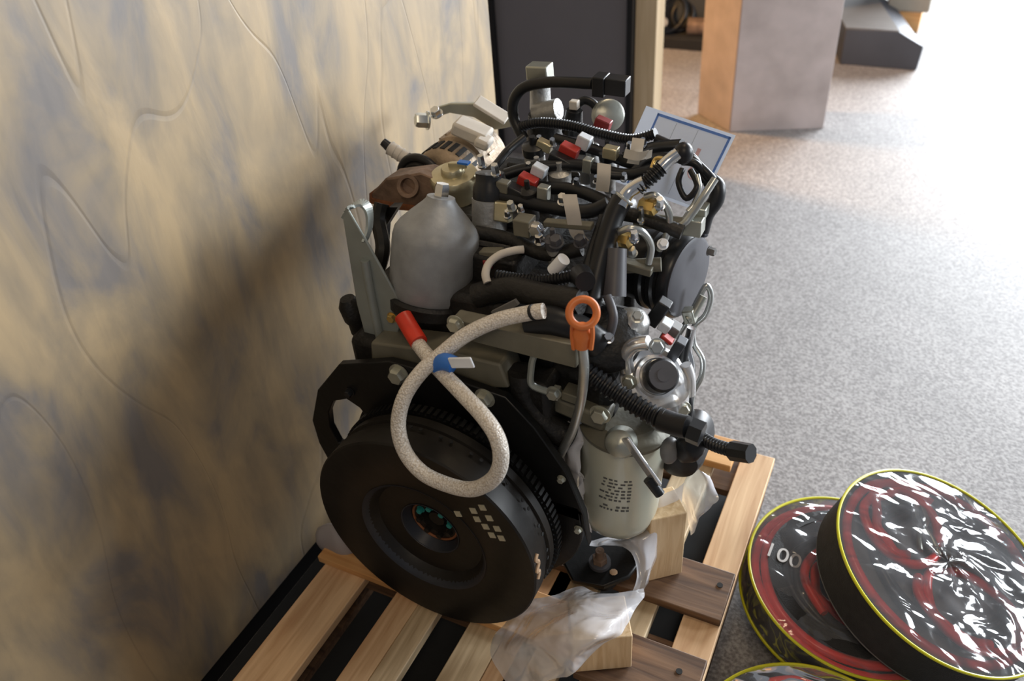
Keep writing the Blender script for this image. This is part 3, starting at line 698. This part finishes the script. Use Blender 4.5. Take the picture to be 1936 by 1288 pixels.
hose([(1352, 338, 1.22), (1330, 372, 1.20), (1308, 405, 1.19), (1290, 425, 1.18), (1262, 432, 1.18)], 7.5, 'steel', 'fuel_pipe', n=14)
hose([(1318, 330, 1.23), (1322, 355, 1.22), (1312, 385, 1.21), (1300, 400, 1.20)], 5, 'steel', 'fuel_pipe')
hose([(1148, 560, 1.02), (1160, 600, 1.0), (1150, 640, .99)], 9, 'cap_grey', 'breather_pipe')
bolt(1253, 462, 1.14, 9, ax=(.3, -.6, .6), m='white', h=14); bolt(1195, 480, 1.11, 9, ax=(0, -.4, 1), m='steel', h=14)
plug(1310, 425, 1.20, 40, 34, 'zinc', 0, 'pipe_block', .03); plug(1325, 398, 1.22, 26, 22, 'zinc', 0, 'pipe_block', .03)
hose([(1340, 340, 1.27), (1356, 352, 1.26), (1354, 378, 1.25), (1336, 405, 1.24), (1326, 438, 1.23)], 15, 'rubber', 'curved_hose', n=16)
hose([(1290, 305, 1.26), (1315, 310, 1.26), (1340, 338, 1.26)], 8, 'rubber', 'curved_hose')
q = P(1172, 540, 1.06); part('casting_arm', G().cyl(P(1165, 470, 1.08), P(1160, 560, 1.04), M(20, q), M(24, q)), 'cap_grey')

# --- big round pulley housing on the right
a_ = P(1296, 522, 1.22); axp = V((1, -.24, .02)).normalized(); r = M(84, a_)
g = G().lathe(a_, axp, [(r*.72, -.115), (r*.86, -.10), (r*.86, -.062), (r*.98, -.058), (r*.98, -.050), (r*.93, -.046), (r*.93, -.040), (r*.98, -.036), (r*.98, -.028), (r*.93, -.024), (r*.93, -.018), (r, -.014), (r, 0), (r*.95, .005)], 56)
pu = part('round_housing', g, 'plastic_black')
part('housing_cover', G().lathe(a_+axp*.002, axp, [(r*.93, 0), (r*.93, .005), (r*.86, .007), (r*.3, .006), (.0001, .006)], 56), 'cap_grey', pu, label='dark grey disc cover')
bolt(1340, 474, 1.24, 8, ax=axp, m='plinth_top', h=12, parent=pu); bolt(1330, 445, 1.26, 7, ax=(0, 0, 1), m='cap_grey', h=10, parent=pu)
# steel lines at right
hose([(1278, 640, 1.17), (1300, 605, 1.19), (1322, 562, 1.21), (1336, 540, 1.22), (1344, 562, 1.22), (1334, 595, 1.21), (1312, 618, 1.2), (1312, 650, 1.19), (1328, 680, 1.18), (1326, 712, 1.17), (1310, 745, 1.16), (1304, 790, 1.14)], 5.5, 'steel', 'steel_line', n=12)
hose([(1308, 620, 1.18), (1300, 660, 1.17), (1306, 700, 1.16), (1296, 750, 1.15), (1290, 785, 1.14)], 9, 'chrome', 'steel_line', n=12)
hose([(1298, 605, 1.16), (1310, 595, 1.17), (1330, 560, 1.19)], 8, 'zinc', 'steel_line')
part('line_clamp', G().box(P(1304, 596, 1.17), (.02, .02, .026), ax=(1, 0, .3)), 'zinc', bevel=.002)
hose([(1296, 640, 1.15), (1288, 700, 1.13), (1300, 760, 1.12), (1298, 800, 1.11)], 11, 'rubber', 'harness_cable')
# connectors cluster
plug(1245, 590, 1.10, 26, 60, 'plastic_black', -.5); plug(1268, 628, 1.09, 24, 44, 'plinth_top', -.5); plug(1258, 615, 1.07, 22, 20, 'sheet_grey', -.5); plug(1262, 640, 1.06, 26, 8, 'red', -.7, d=.015); plug(1280, 660, 1.07, 20, 50, 'plinth', -.4)
part('breather_bulb', G().ball(P(1195, 610, 1.05), M(34, P(1195, 610, 1.05)), 20, (1, 1, .8)), 'alu')
part('timing_case', G().lathe(P(1150, 640, 1.0), (.3, -.6, .6), [(.055, -.06), (.055, -.01), (.045, 0), (.02, .006), (.0001, .006)], 28), 'cast_black')
bolt(1150, 640, .97, 9, m='chrome', ax=(.2, -.5, .7), h=14); bolt(1205, 600, 1.0, 10, m='steel', ax=(.2, -.5, .7), h=12)
part('side_casting', G().box((-.425, 1.10, .58), (.12, .22, .20)), 'cast_black', bevel=.02)

# --- dipstick
q = P(1102, 592, .895); tocam = (EYE-q).normalized()
ds = part('dipstick', G().torus(q, tocam+V((.1, 0, 0)), M(26, q), M(7.5, q), 48, 12, sq=.7), 'orange', label='orange ring-handled dipstick')
a_ = P(1101, 622, .895); b_ = P(1100, 655, .895)
part('dipstick_grip', G().lathe(a_, b_-a_, [(M(12, a_), -.006), (M(19, a_), .008), (M(17, a_), (b_-a_).length*.5), (M(15, a_), (b_-a_).length)], 18), 'orange', ds)
for s_ in (-1, 1):
    part('grip_wing', G().tube([P(1101+s_*18, 612, .894), P(1101+s_*19, 634, .893), P(1101+s_*16, 660, .893)], M(5, a_), 8), 'orange', ds)
hose([(1101, 655, .895), (1104, 700, .897), (1098, 760, .905), (1082, 815, .92), (1064, 850, .935), (1054, 872, .945)], 10, 'steel', 'dipstick_tube', n=14)

# --- oil filter
a_ = P(1166, 972, 1.03); b_ = P(1182, 800, 1.03); r = M(74, a_); L = (b_-a_).length
of = part('oil_filter', G().lathe(a_, b_-a_, [(r*.5, -.004), (r*.72, -.002), (r*.90, .010), (r*.97, .028), (r, .05), (r*1.02, L)], 56), 'cream', label='cream painted oil filter canister')
part('filter_seal', G().lathe(a_-(b_-a_).normalized()*.020, b_-a_, [(r*.42, 0), (r*.45, .018)], 28), 'matte_black', of)
axf, uf, vf = frame(b_-a_)
base_ang = math.atan2((EYE-a_).dot(vf), (EYE-a_).dot(uf))
g = G()
for row in range(10):
    x_ = -.34
    while x_ < .34:
        wl = random.uniform(.05, .14)
        an = base_ang-x_-.10; nrm = uf*math.cos(an)+vf*math.sin(an)
        if row != 2 and random.random() > .06: g.box(a_+axf*(.098+row*.0085)+nrm*(r*.993+.0012), (wl*r*.85, .0016, .0035), ax=axf.cross(nrm), up=axf)
        x_ += wl+.03
part('small_print', g, 'ink', of, kind='stuff', label='block of small grey print')
part('filter_head', G().lathe(b_-axf*.002, axf, [(r*1.06, 0), (r*1.08, .008), (r*.98, .012), (r*.8, .03)], 40), 'olive')
fh = part('filter_bracket', G().box(P(1095, 765, .99), (.115, .05, .034), ax=(1, 0, -.18)), 'olive', bevel=.006)
plug(1048, 742, .96, 22, 22, 'bolt', 0, 'square_nut', .02); bolt(1135, 783, .955, 17, m='bolt', h=12)
plug(1086, 745, .97, 40, 20, 'olive', -.1, 'fitting_block', .03)
# lever arm over filter
q = P(1172, 838, .95); 
part('lever_boss', G().lathe(q, (.1, -.8, .5), [(M(28, q), -.03), (M(32, q), -.01), (M(27, q), .006), (M(14, q), .014), (.0001, .016)], 32), 'zinc')
part('lever_arm', G().box(P(1213, 873, .935), (M(110, q), .006, M(24, q)), ax=P(1235, 905, .93)-P(1188, 838, .94), up=(.6, -.4, .8)), 'silver', bevel=.002)
part('lever_grip', G().cyl(P(1226, 905, .928), P(1248, 935, .925), M(11, q), M(10, q)), 'plastic_black')
# chrome filler with black knob
q = P(1244, 712, 1.02); ax_ = V((.42, -.55, .62)).normalized()
cf = part('chrome_collar', G().lathe(q, ax_, [(M(40, q), -.06), (M(62, q), -.045), (M(64, q), -.030), (M(56, q), -.022), (M(44, q), -.020), (M(42, q), -.004), (M(36, q), -.002), (M(34, q), -.004)], 48), 'silver')
part('knob', G().lathe(q, ax_, [(M(30, q), -.012), (M(33, q), 0), (M(32, q), .026), (M(28, q), .030)], 40), 'plastic_black', cf)
part('knob_top', G().lathe(q+ax_*.029, ax_, [(M(28, q), 0), (M(27, q), .002), (M(12, q), .002), (M(12, q), .003), (.0001, .003)], 36), 'cap_grey', cf)
part('chrome_skirt', G().cyl(P(1262, 790, 1.04), P(1256, 738, 1.03), M(40, q), M(48, q), 40), 'silver', cf)
part('collar_lug', G().tube([P(1186, 700, 1.0), P(1184, 672, 1.0), P(1200, 652, 1.0), P(1226, 648, 1.0)], .012, 10), 'silver', cf)
part('collar_lug', G().tube([P(1296, 690, 1.05), P(1304, 715, 1.05), P(1304, 745, 1.05)], .010, 10), 'silver', cf)
bolt(1190, 722, .98, 12, m='bolt', ax=(0, -1, .3), h=10); bolt(1242, 655, 1.0, 13, m='steel', ax=(.3, -.8, .4), h=12); bolt(1292, 772, 1.02, 12, m='bolt', ax=(.3, -1, .3), h=10)
# big corrugated conduit in front of the collar
c2 = hose([(1108, 700, .96), (1135, 722, .955), (1180, 752, .95), (1225, 780, .945), (1262, 796, .94)], 20, 'rubber', 'corrugated_conduit', corr=.009, n=20)
hose([(1248, 792, .942), (1275, 802, .938), (1300, 808, .935)], 22, 'rubber', 'conduit_sleeve', n=20, parent=c2)
q = P(1304, 812, .932); part('conduit_plug', G().cyl(q, P(1328, 822, .93), M(25, q), M(25, q), 6), 'plastic_black', c2)
# starter motor and side plug
q = P(1285, 868, 1.05); part('starter_motor', G().lathe(q+V((0, .10, 0)), (0, -1, 0), [(.036, 0), (.040, .01), (.040, .09), (.034, .11), (.018, .118), (.0001, .118)], 32).lump(.003, 30), 'rubber')
part('starter_boot', G().ball(P(1304, 845, 1.0), .024, 18, (1, 1, 1.2)).lump(.005, 45), 'rubber')
part('starter_cover', G().ball(P(1266, 852, .99), .020, 18, (.8, 1, 1.3)), 'plinth_top')
hose([(1330, 830, 1.02), (1352, 842, 1.0), (1385, 852, .98)], 13, 'rubber', 'side_lead', corr=.007, n=14)
q = P(1402, 854, .975); part('side_plug', G().cyl(P(1384, 852, .98), P(1420, 858, .97), M(20, q), M(19, q), 8), 'plastic_black')
# J bracket
hose([(1024, 668, .93), (1010, 672, .93), (1004, 700, .93), (1006, 728, .93), (1040, 742, .93)], 7, 'bracket', 'hook_bracket', n=8)
hose([(985, 700, .95), (990, 750, .95), (1030, 800, .95), (1080, 830, .96)], 26, 'cast_black', 'lower_casting', n=14)

# --- foot with bolt
zf = .215
ft = part('engine_foot', G().prism([PZ(x, y, zf) for x, y in ((1085, 1010), (1140, 1006), (1186, 1020), (1209, 1045), (1208, 1072), (1190, 1096), (1142, 1116), (1082, 1104), (1060, 1060))], (0, 0, .012)), 'black_paint', bevel=.003)
part('mount_rubber', G().cyl(PZ(1140, 1065, zf)-V((0, 0, .048)), PZ(1140, 1065, zf), .030, .026), 'rubber', ft)
q = PZ(1134, 1066, zf+.013)
part('mount_washer', G().cyl(q, q+V((0, 0, .008)), .0215, .0215), 'cap_grey', ft)
part('mount_bolt', G().cyl(q+V((0, 0, .006)), q+V((0, 0, .040)), .0085, .0085, 16), 'rust', ft)
part('mount_nut', G().cyl(q+V((0, 0, .008)), q+V((0, 0, .020)), .015, .015, 6), 'rust', ft)
q = PZ(1160, 1082, zf+.013); part('paint_chip', G().cyl(q, q+V((0, 0, .001)), .008, .006, 8), 'chalk', ft, label='tan bare spot')
part('engine_foot', G().box((-.84, 1.0, .225), (.10, .10, .012)), 'black_paint', bevel=.003)
part('engine_foot', G().box((-.64, 1.40, .19), (.30, .06, .04)), 'black_paint', bevel=.003)

# --- braided battery lead
yl = .80
lead = [(766, 600, .93), (790, 650, .90), (822, 690, .86), (868, 738, .81), (912, 785, .775), (940, 828, .755), (947, 872, .745), (932, 906, .742), (895, 925, .742), (850, 918, .745), (800, 895, .75), (766, 855, .76), (753, 805, .775), (764, 752, .795), (795, 705, .825), (832, 672, .855), (880, 634, .885), (940, 606, .91), (1000, 592, .93), (1028, 588, .935)]
bl = hose(lead[1:], 14, 'braid', 'battery_lead', n=16, label='white woven battery lead in a loop')
hose([(762, 598, .932), (776, 622, .918), (792, 648, .90)], 17, 'sleeve_red', 'red_sleeve', n=18, parent=bl, label='red heat-shrink sleeve')
hose([(824, 690, .848), (840, 684, .846), (858, 690, .845)], 17, 'blue', 'blue_tape', n=16, parent=bl, label='blue tape wrap')
q = P(872, 686, .83); part('white_tab', G().box(q, (M(54, q), .004, M(24, q)), ax=(1, 0, .30)), 'white', bl, bevel=.002, label='white plastic tab')
hose([(1006, 591, .93), (1010, 590, .93)], 15.5, 'rubber', 'black_band', n=16, parent=bl)

# ================================================================== PRINTED CARD
yk = 1.47
tl, tr, br = P(1222, 200, yk+.02), P(1391, 256, yk+.02), P(1334, 372, yk-.03)
ex = (tr-tl); ey = (br-tr); bl_ = tl+ey
nn = ex.cross(ey).normalized()
if nn.dot(EYE-tl) < 0: nn = -nn
cdr = root('information_card', (tl+tr+br+bl_)/4, 'laminated white information card with a blue border leaning behind the engine top', 'card')
def C4(u0, u1, v0, v1, h, th): return G().prism([tl+ex*u+ey*v+nn*h for u, v in ((u0, v0), (u1, v0), (u1, v1), (u0, v1))], nn*th)
make('laminate', C4(0, 1, 0, 1.25, 0, .0006), 'laminate', cdr)
make('printed_sheet', C4(.17, .965, .07, 1.2, .0008, .0006), 'paper', cdr)
for (u0, u1, v0, v1) in ((.15, .965, .045, .085), (.945, .97, .045, 1.2), (.15, .172, .045, 1.2)): make('blue_border', C4(u0, u1, v0, v1, .0016, .0004), 'blue_print', cdr)
for u in (.38, .62): make('table_line', C4(u, u+.006, .1, 1.15, .0016, .0003), 'sheet_grey', cdr)
make('red_mark', G().torus(tl+ex*.78+ey*.72+nn*.0018, nn, .012, .0012, 24, 6, sq=.3), 'pink_print', cdr)
make('red_mark', C4(.70, .74, .35, .48, .0016, .0004), 'pink_print', cdr)
make('card_foot', G().cyl(tl*.5+br*.5-nn*.004, V(((tl.x+br.x)/2, (tl.y+br.y)/2-.02, .80))-nn*.01, .004), 'steel', cdr)

# ================================================================== PLASTIC SHEETS
def SP(px, py, y):
    p = P(px, py, y); return p if p.z > .166 else PZ(px, py, .166+.004*((px*7+py*3) % 5)/5)
S = lambda rows: [[SP(*c) for c in r] for r in rows]
g = G().sheet(S([[(985, 1132, .86), (1040, 1122, .87), (1098, 1108, .90), (1155, 1125, .88), (1216, 1108, .92)],
                 [(958, 1180, .80), (1020, 1172, .79), (1090, 1165, .78), (1155, 1160, .80), (1214, 1140, .86)],
                 [(928, 1232, .74), (990, 1215, .73), (1062, 1205, .73), (1130, 1192, .75), (1186, 1186, .80)],
                 [(945, 1275, .72), (1000, 1262, .71), (1050, 1250, .71), (1112, 1228, .72), (1156, 1216, .76)],
                 [(958, 1300, .71), (1000, 1296, .70), (1040, 1288, .70), (1078, 1270, .71), (1100, 1255, .73)]]), 7, .010, 16)
make('plastic_sheet', g, 'film', None, 'crumpled clear plastic film hanging over the pallet below the flywheel', 'plastic film')
g = G().sheet(S([[(1112, 1022, 1.0), (1152, 1018, 1.02), (1205, 1004, 1.03), (1245, 940, 1.06), (1290, 915, 1.10)],
                 [(1120, 1035, .98), (1160, 1025, 1.0), (1218, 1010, 1.01), (1250, 985, 1.04), (1285, 960, 1.08)],
                 [(1190, 1040, .985), (1202, 1040, .99), (1222, 1040, .99), (1240, 1030, 1.02), (1252, 1010, 1.05)],
                 [(1200, 1090, .95), (1206, 1090, .955), (1214, 1095, .955), (1224, 1090, .96), (1234, 1070, .99)],
                 [(1192, 1130, .92), (1200, 1132, .92), (1208, 1135, .92), (1216, 1120, .93), (1226, 1100, .95)]]), 6, .008, 22)
make('plastic_sheet', g, 'film', None, 'white plastic film tucked between engine foot and pale grooved timber block', 'plastic film')
g = G().sheet(S([[(1290, 925, 1.12), (1305, 900, 1.12), (1322, 892, 1.12), (1340, 905, 1.12)],
                 [(1296, 960, 1.09), (1312, 945, 1.09), (1335, 935, 1.09), (1362, 940, 1.09)],
                 [(1300, 985, 1.08), (1312, 980, 1.07), (1330, 965, 1.07), (1348, 955, 1.08)],
                 [(1303, 1008, 1.07), (1310, 1004, 1.07), (1318, 992, 1.07), (1326, 980, 1.07)]]), 6, .008, 30)
make('plastic_sheet', g, 'film', None, 'small torn tuft of plastic film beside the right pallet board', 'plastic film')
g = G().sheet(S([[(1030, 790, .99), (1062, 785, .99), (1100, 800, .99)], [(1052, 850, .975), (1078, 842, .97), (1102, 850, .975)],
                 [(1072, 905, .97), (1090, 900, .96), (1104, 905, .97)], [(1090, 960, .965), (1100, 955, .955), (1108, 960, .965)],
                 [(1100, 1010, .96), (1108, 1008, .955), (1116, 1008, .96)]]), 7, .016, 35)
make('plastic_sheet', g, 'film', None, 'narrow crumpled film strip between the housing plate and cream oil filter', 'plastic film')
q = P(630, 1032, .835)
make('foam_pad', G().ball(q+V((0, .01, 0)), .050, 20, (.95, .45, 1.0)).lump(.008, 25), 'foam', None, 'grey wrapped foam pad squeezed between flywheel and left pallet board', 'pad')

# ================================================================== CABLE BAGS
def bag(c, nrm, r, th, label, seed, coils, side='bag_black', wig=.006, low=True, ring=None, floor='bag_black'):
    n_ = V(nrm).normalized(); u_ = V((0, 1, 0)).cross(n_).normalized(); v_ = n_.cross(u_); c = V(c)
    rb = root('cable_bag', c-n_*th, label, 'bag', 'round vinyl cable bags')
    make('bottom_disc', G().lathe(c, n_, [(.0001, -th), (r*.99, -th), (r*.99, -th+.005), (.0001, -th+.005)], 72), floor, rb)
    if floor != 'bag_black': make('tray', G().lathe(c, n_, [(.0001, -.052), (r*.97, -.052), (r*.97, -.049), (.0001, -.049)], 72), floor, rb)
    make('side_band', G().lathe(c, n_, [(r, -th+.006), (r, -.003), (r*.985, 0), (r*.975, -.003), (r*.975, -th+.006), (r, -th+.006)], 72), side, rb)
    make('top_piping', G().torus(c, n_, r, .0030, 96, 8), 'yellow', rb)
    if ring: make('lid_border', G().lathe(c, n_, [(r*ring[0], .006), (r*ring[1], .004), (r*ring[1], .003), (r*ring[0], .005), (r*ring[0], .006)], 72), 'bag_black', rb)
    if low: make('bottom_piping', G().torus(c-n_*th, n_, r, .0035, 96, 8), 'yellow', rb)
    g2 = G(); N = 64; vs = [c+n_*.012]; fs = []
    rings = 14
    for i in range(1, rings+1):
        rr = r*.985*i/rings
        for j in range(N):
            a2 = 2*PI*j/N; q2 = c+(u_*math.cos(a2)+v_*math.sin(a2))*rr
            h = .014*(1-(i/rings)**2)+(1-(i/rings)**4)*wig*noise.noise(q2*22+V((seed, 0, 0)))+(1-(i/rings)**4)*wig*.5*math.sin(a2*7+rr*60+seed)
            vs.append(q2+n_*h)
    for j in range(N): fs.append((0, 1+j, 1+(j+1) % N))
    for i in range(rings-1):
        for j in range(N):
            k = (j+1) % N; fs.append((1+i*N+j, 1+i*N+k, 1+(i+1)*N+k, 1+(i+1)*N+j))
    make('clear_lid', g2.add(vs, fs), 'vinyl', rb)
    rnd = random.Random(seed)
    for ci, (R1, R2, m, nloop, z0, off, *oo) in enumerate(coils):
        ox, oy, el = oo if oo else (0, 0, 1)
        pts = []
        for k in range(int(nloop*14)+1):
            a2 = 2*PI*k/14+off; rr = R1+(R2-R1)*k/(nloop*14)+rnd.uniform(-.006, .006)
            dx = math.cos(a2)*rr+ox; dy = math.sin(a2)*rr*el+oy; dl = math.hypot(dx, dy); f_ = min(1, r*.92/max(dl, 1e-6))
            pts.append(c+u_*(dx*f_)+v_*(dy*f_)+n_*(z0+rnd.uniform(-.002, .002)))
        w_ = ('outer red', 'middle red', 'inner red', 'black', 'innermost red')[ci] if len(coils) > 3 else ('red', 'black')[ci]
        if len(coils) == 5: w_ = ('outer red', 'thick red', 'lower red', 'black', 'inner red')[ci]
        make('jumper_cable', G().tube(pts, .0095, 10, k=4), m, None, w_+' cable coil in the '+label, 'cable')
    return rb, n_, u_, v_, c
b1 = bag((.2255, 1.252, .193), (.325, -.02, .946), .218, .092, 'large tilted round vinyl bag', 3,
    [(.196, .188, 'cable_red', 1.0, -.010, .3), (.085, .055, 'cable_red', 1.7, -.010, 1.0, -.085, .055, 1.25), (.105, .085, 'cable_red', 1.4, -.024, 3.0, .07, -.05, .8), (.150, .120, 'cable_black', 1.8, -.040, 2.0, .02, .02, 1)], low=False, floor='sheet_floor')
b2 = bag((.080, 1.215, .112), (.15, 0, 1), .213, .075, 'flat round vinyl bag beside the pallet', 11,
    [(.207, .207, 'cable_red', .98, -.020, .2), (.178, .178, 'cable_red', .97, -.012, 2.2), (.207, .205, 'cable_red', .98, -.048, 4.2), (.13, .11, 'cable_black', 1.6, -.03, 1.4), (.07, .095, 'cable_red', 1.6, -.022, .7)], side='vinyl', ring=(.70, .82))
b3 = bag((.072, .795, .100), (0, 0, 1), .205, .092, 'flat round vinyl bag nearest the camera', 23,
    [(.185, .15, 'cable_red', 2.2, -.014, .5), (.12, .10, 'cable_black', 1.6, -.03, 1.4)])
# loose clamp handles in bag 1
rb, n_, u_, v_, c = b1
for k, (uu, vv, an) in enumerate(((.02, .03, .5), (-.05, .06, 1.9))):
    d_ = u_*math.cos(an)+v_*math.sin(an); p_ = c+u_*uu+v_*vv-n_*.006
    t = root('battery_clamp', p_, ('grey metal battery clamp in the middle of the tilted vinyl bag', 'grey metal battery clamp near the upper edge of the tilted vinyl bag')[k], 'clamp')
    w_ = n_.cross(d_)
    for s_ in (-1, 1):
        make('jaw', G().prism([p_+w_*s_*.004, p_+w_*s_*.016+d_*.02, p_+w_*s_*.012+d_*.05, p_+w_*s_*.002+d_*.055, p_+w_*s_*.006+d_*.03], n_*.012), 'zinc', t, bevel=.001)
        make('handle', G().tube([p_+w_*s_*.004+n_*.006, p_+w_*s_*.014-d_*.02+n_*.006, p_+w_*s_*.020-d_*.055+n_*.006], .006, 10), 'zinc', t)
# printed number on the flat bag
fc_ = bpy.data.curves.new('number_print', 'FONT'); fc_.body = '100'; fc_.size = .052; fc_.extrude = .0006
fo = bpy.data.objects.new('tmp', fc_); COL.objects.link(fo)
bpy.context.view_layer.update()
me = bpy.data.meshes.new_from_object(fo.evaluated_get(bpy.context.evaluated_depsgraph_get()))
bpy.data.objects.remove(fo)
tx = bpy.data.objects.new('number_print', me); COL.objects.link(tx); me.materials.clear(); me.materials.append(MT['print'])
rb, n_, u_, v_, c = b2
q = PZ(1441, 1046, .146); tx.parent = rb; tx.location = q-wpos(rb)
tx.rotation_euler = (0, math.radians(8.5), math.radians(-3)); tx['label'] = 'pale printed number 100'
